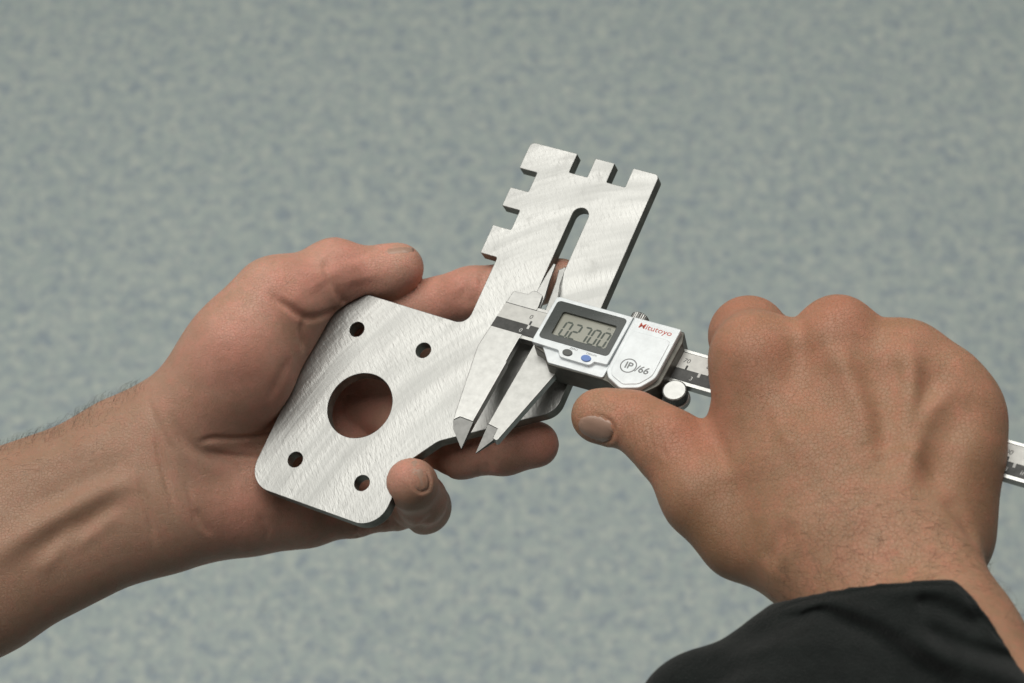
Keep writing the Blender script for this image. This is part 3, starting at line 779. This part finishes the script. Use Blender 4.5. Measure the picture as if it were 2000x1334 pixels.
# ---- left hand
LH = left_hand(); lorig = PT(300, 940, 880)
me = build_mesh('left_hand', LH, 1.1)
relief(me, LH, [
    ([(285, 923), (228, 947), (157, 985), (86, 1028), (0, 1080), (-80, 1118)], 4.2, 2.9),
    ([(270, 905), (233, 914), (162, 947), (76, 980), (0, 1010)], 5.0, -1.9),
    ([(285, 957), (214, 982), (157, 1018), (86, 1056), (0, 1105)], 4.6, -2.6),
    ([(150, 1015), (120, 1070), (60, 1130)], 2.4, .9), ([(230, 830), (150, 880), (60, 905), (-20, 930)], 3.0, .8), ([(250, 985), (190, 1035), (120, 1085)], 2.2, .7),
    ([(285, 747), (304, 842), (314, 900), (333, 966), (352, 1023)], 1.1, -.9),
    ([(266, 900), (280, 966), (295, 1023), (309, 1075)], 1.1, -.9),
    ([(292, 780), (320, 850), (345, 900)], 1.2, -.6),
    ([(330, 800), (360, 860), (409, 890), (475, 897)], 2.2, -1.4),
    ([(380, 868), (413, 856), (456, 857), (525, 848)], 1.1, -1.1, 'start'),
    ([(395, 880), (450, 890), (510, 893)], 1.0, -.6, 'start'),
    ([(380, 985), (395, 1020), (420, 1050)], 1.2, -.7),
    ([(360, 930), (375, 985), (390, 1040)], 1.0, -.5),
    ([(500, 1000), (520, 1030), (522, 1065)], 1.2, -.6),
    ([(637, 498), (636, 517), (641, 535), (652, 558), (672, 590)], 1.3, -1.2, 'start'), ([(690, 500), (700, 530), (706, 560)], 5.5, .9),
    ([(606, 520), (612, 545), (624, 570)], 6., .7),
    ([(515, 568), (545, 588), (572, 606), (595, 620), (622, 618), (655, 606)], 1.3, -1.5, 'start'), ([(540, 570), (575, 590), (605, 600), (640, 590)], 5., .9),
    
    ([(592, 618), (590, 650), (596, 690)], 1.4, -1.2),
    ([(570, 690), (545, 740), (520, 790)], 2.0, -.6),
    ([(892, 560), (912, 578), (930, 600)], 4.0, -.7),
    ([(903, 527), (907, 560), (905, 600)], 1.2, -.5),
    ([(948, 868), (953, 900), (951, 930)], 1.6, -.9), ([(934, 868), (938, 900), (937, 932)], 1.2, -.5),
    ([(868, 880), (870, 930)], 1.5, -.6),
    ([(845, 1000), (820, 1030), (780, 1038)], 1.4, -1.0),
    ([(696, 1029), (701, 1062)], 1.2, -1.2), ([(715, 1025), (722, 1058)], 1.2, -1.0), ([(758, 1020), (766, 1045)], 1.2, -.8),
    ([(400, 640), (430, 690), (450, 760)], 9, .8)] + nail_folds(*LNAILS[1]))
tint(me, LH, [(455, 690, 15, 1., 0), (400, 800, 12, .5, 0), (540, 760, 13, .6, 0), (470, 1000, 12, 1., 0), (520, 950, 9, .7, 0), (560, 575, 11, .9, 0), (690, 525, 13, .95, 0), (600, 545, 11, .9, 0), (880, 570, 18, .9, 0),
               (1060, 860, 9, 1., 0), (785, 925, 7, 1., 0), (820, 975, 9, .6, 1), (620, 700, 20, .6, 0), (700, 790, 22, .6, 0), (950, 900, 16, .5, 0), (60, 950, 55, .75, 1), (200, 900, 30, .5, 1), (0, 1050, 50, .7, 1), (37, 975, 1.2, 1., 0)])
LV, LNm = coords(me)
lh = to_object('hand', me, M['skin_left'], lorig)
tag(lh, 'bare left hand and forearm, palm up, gripping the milled metal plate', 'hand')
nail(LH, lh, lorig, *LNAILS[0], lift=.3)
nail(LH, lh, lorig, *LNAILS[1], lift=.28)
w = region_weights(LV, LNm, [(-40, 840), (120, 800), (262, 750), (285, 765), (200, 825), (100, 862), (-40, 900)], facing=.35)
V, F = hairs('arm_hair', LV, LNm, lh, 420, 8.5, (.55, -.55, -.3), .045, .55, w)
w = region_weights(LV, LNm, [(-40, 880), (230, 800), (270, 830), (180, 900), (-40, 960)], facing=0)
V2, F2 = hairs('arm_hair', LV, LNm, lh, 120, 6, (.8, -.2, 0), .03, .85, w)
F += [tuple(i + len(V) for i in f) for f in F2]; V += V2
tag(link('arm_hair', np_mesh('arm_hair', W(np.array(V)) - W(lorig), F), M['hair'], lh, True), kind='stuff')
# ---- right hand
RH = right_hand(); rorig = PT(1712, 1085, 742)
me = build_mesh('right_hand', RH, 1.1)
arcs = []
for i in range(22):
    y = rng.uniform(800, 1010); x = rng.uniform(1420, 1700); L = rng.uniform(40, 110); c = rng.uniform(-14, 4)
    arcs.append(([(x, y + 6), (x + L * .5, y + c), (x + L, y + rng.uniform(-4, 10))], .5, -.10))
for i in range(9):
    x = 1222 + i * 9 + rng.uniform(-2, 2); y = 800 + i * 4
    arcs.append(([(x + 2, y), (x + rng.uniform(2, 8), y + 38), (x + 14, y + 74)], .55, -rng.uniform(.15, .32)))
relief(me, RH, [
    ([(1600, 660), (1640, 702), (1668, 762), (1694, 836), (1716, 930)], 3.4, 2.4),
    ([(1742, 652), (1776, 713), (1782, 772), (1764, 855), (1748, 960)], 3.2, 2.5),
    ([(1868, 735), (1815, 804), (1788, 876), (1764, 970)], 2.9, 2.6),
    ([(1480, 700), (1540, 800), (1610, 930)], 5.5, 1.2),
    ([(1700, 640), (1718, 720), (1728, 800), (1736, 880), (1742, 950)], 5.6, -3.0),
    ([(1842, 690), (1816, 760), (1797, 830), (1782, 900)], 4.4, -2.2),
    ([(1902, 760), (1860, 840), (1830, 920), (1808, 1000)], 4.8, -2.9),
    ([(1550, 625), (1564, 700), (1590, 790), (1630, 880)], 7.5, -1.7),
    ([(1585, 760), (1610, 840), (1660, 900)], 1.5, .35), ([(1660, 905), (1740, 880), (1800, 900), (1840, 960)], 1.4, .45),
    ([(1500, 760), (1520, 830), (1560, 900)], 1.6, .4),
    ([(1640, 612), (1600, 640)], 5., .7), ([(1474, 672), (1478, 690)], 7., 1.1), ([(1785, 655), (1775, 680)], 5., .8),
    ([(1494, 1117), (1515, 1065), (1552, 1012)], 3.0, -1.8),
    ([(1836, 955), (1878, 1010), (1916, 1072)], 3.0, -1.6),
    ([(1470, 1100), (1440, 1000), (1420, 900)], 7.0, -1.2),
    ([(1388, 842), (1408, 880), (1424, 930)], 2.5, -1.4),
    ([(1565, 930), (1640, 900), (1720, 905)], 6.0, .5)] + arcs + nail_folds(*RNAILS[0]))
tint(me, RH, [(1470, 660, 14, .6, 0), (1430, 600, 14, .8, 0), (1640, 600, 12, .9, 0), (1345, 850, 13, 1., 0), (1560, 700, 20, .4, 0), (1240, 790, 12, .6, 0), (1780, 660, 9, .4, 0), (1900, 760, 10, .35, 0),
               (1370, 1040, 16, .8, 1), (1450, 1090, 12, .6, 1), (1900, 930, 14, .5, 1), (1600, 850, 25, .35, 1)])
RV, RNm = coords(me)
rh = to_object('hand', me, M['skin_right'], rorig)
tag(rh, 'right hand in a black sleeve, back upward, working the digital caliper', 'hand')
nail(RH, rh, rorig, *RNAILS[0], lift=.6)
w = region_weights(RV, RNm, [(1500, 1180), (1490, 1080), (1600, 960), (1760, 950), (1880, 1060), (1930, 1120), (1880, 1180)])
V, F = hairs('arm_hair', RV, RNm, rh, 620, 9, (.75, .25, 0), .032, .9, w)
w = region_weights(RV, RNm, [(1420, 900), (1480, 760), (1640, 720), (1760, 800), (1700, 960), (1560, 980)])
V2, F2 = hairs('arm_hair', RV, RNm, rh, 420, 5, (.7, -.3, 0), .026, .92, w)
F += [tuple(i + len(V) for i in f) for f in F2]; V += V2
w = region_weights(RV, RNm, [(1905, 1060), (2040, 1250), (2010, 1300), (1900, 1130)], facing=.4)
V2, F2 = hairs('arm_hair', RV, RNm, rh, 160, 8, (.8, -.3, -.1), .035, .6, w)
F += [tuple(i + len(V) for i in f) for f in F2]; V += V2
tag(link('arm_hair', np_mesh('arm_hair', W(np.array(V)) - W(rorig), F), M['hair'], rh, True), kind='stuff')
# ---- sleeve
SL = sleeve_volume()
def ray_plane(p, q):
    n = np.cross(PT(*p, 1.), PT(*q, 1.)); n /= np.linalg.norm(n)
    return lambda P: P @ n.astype(P.dtype)      # > 0 on the image-lower side for p left of q
def shell(P):
    d = Hand.points(SL, P); d = np.maximum(d, -(d + 3.4))
    for pl in HEM: d = -smin(-d, pl(P), 2.)
    return d
HEM = [ray_plane((1500, 1178), (1640, 1143)), ray_plane((1640, 1143), (1800, 1127)), ray_plane((1800, 1127), (1888, 1127)), ray_plane((1885, 1125), (1920, 1180)), ray_plane((1920, 1180), (2000, 1265))]
b = bounds(SL); hh = 1.6; lo = b[0]; n = np.ceil((b[1] - lo) / hh).astype(int) + 1
ax = [(lo[i] + hh * np.arange(n[i])).astype(np.float32) for i in range(3)]
vol = np.empty(n, np.float32)
for i in range(n[0]):
    P = np.stack(np.meshgrid(ax[0][i:i + 1], ax[1], ax[2], indexing='ij'), -1); vol[i] = shell(P)[0]
vol[0] = vol[-1] = 5; vol[:, 0] = vol[:, -1] = 5; vol[:, :, 0] = vol[:, :, -1] = 5
v, f = surface_nets(lo, vol, hh)
me = quad_mesh('sleeve', *cc_subdiv(relax(v, f, 8), f))
V, N = coords(me); off = np.zeros_like(V)
for pts, sg, dp in [
    ([(1521, 1210), (1567, 1206), (1609, 1196), (1677, 1225), (1734, 1250), (1810, 1308), (1860, 1345), (1900, 1400)], 2.8, -4.6),
    ([(1560, 1190), (1620, 1178), (1700, 1205), (1770, 1250), (1850, 1310)], 3.2, 3.2),
    ([(1783, 1179), (1833, 1183), (1886, 1210), (1930, 1232)], 3.2, -4.6),
    ([(1720, 1160), (1800, 1155), (1870, 1168), (1920, 1200)], 3.0, 1.4),
    ([(1772, 1225), (1812, 1262), (1905, 1298), (1985, 1331), (2060, 1360)], 3.4, 3.6),
    ([(1800, 1226), (1867, 1258), (1943, 1282), (2010, 1296)], 2.8, -4.4),
    ([(1500, 1250), (1560, 1300), (1600, 1360)], 7., -1.5), ([(1400, 1290), (1450, 1330), (1480, 1400)], 8., 1.5),
    ([(1640, 1290), (1700, 1340), (1750, 1420)], 6., 1.6),
    ([(1515, 1192), (1560, 1177), (1640, 1161), (1720, 1149), (1800, 1144), (1872, 1144)], .9, -.9),
    ([(1876, 1146), (1908, 1192), (1948, 1240), (1990, 1275)], .9, -.9)]:
    P3 = np.array([surf_pt(SL, *p) for p in spline(pts)]); k, d, t = poly_dist(V, P3)
    ext = np.array([0, 0, -1.])
    off[k] += (dp * np.exp(-.5 * (d / sg) ** 2) * np.clip(np.minimum(t, 1 - t) * 5 + .2, 0, 1))[:, None] * ext
me.vertices.foreach_set('co', (W(V + off) - W(rorig)).ravel()); me.update()
tag(link('sleeve', me, M['cloth'], rh, True), 'loose black cloth sleeve with a slanting hem')
bpy.context.view_layer.update()
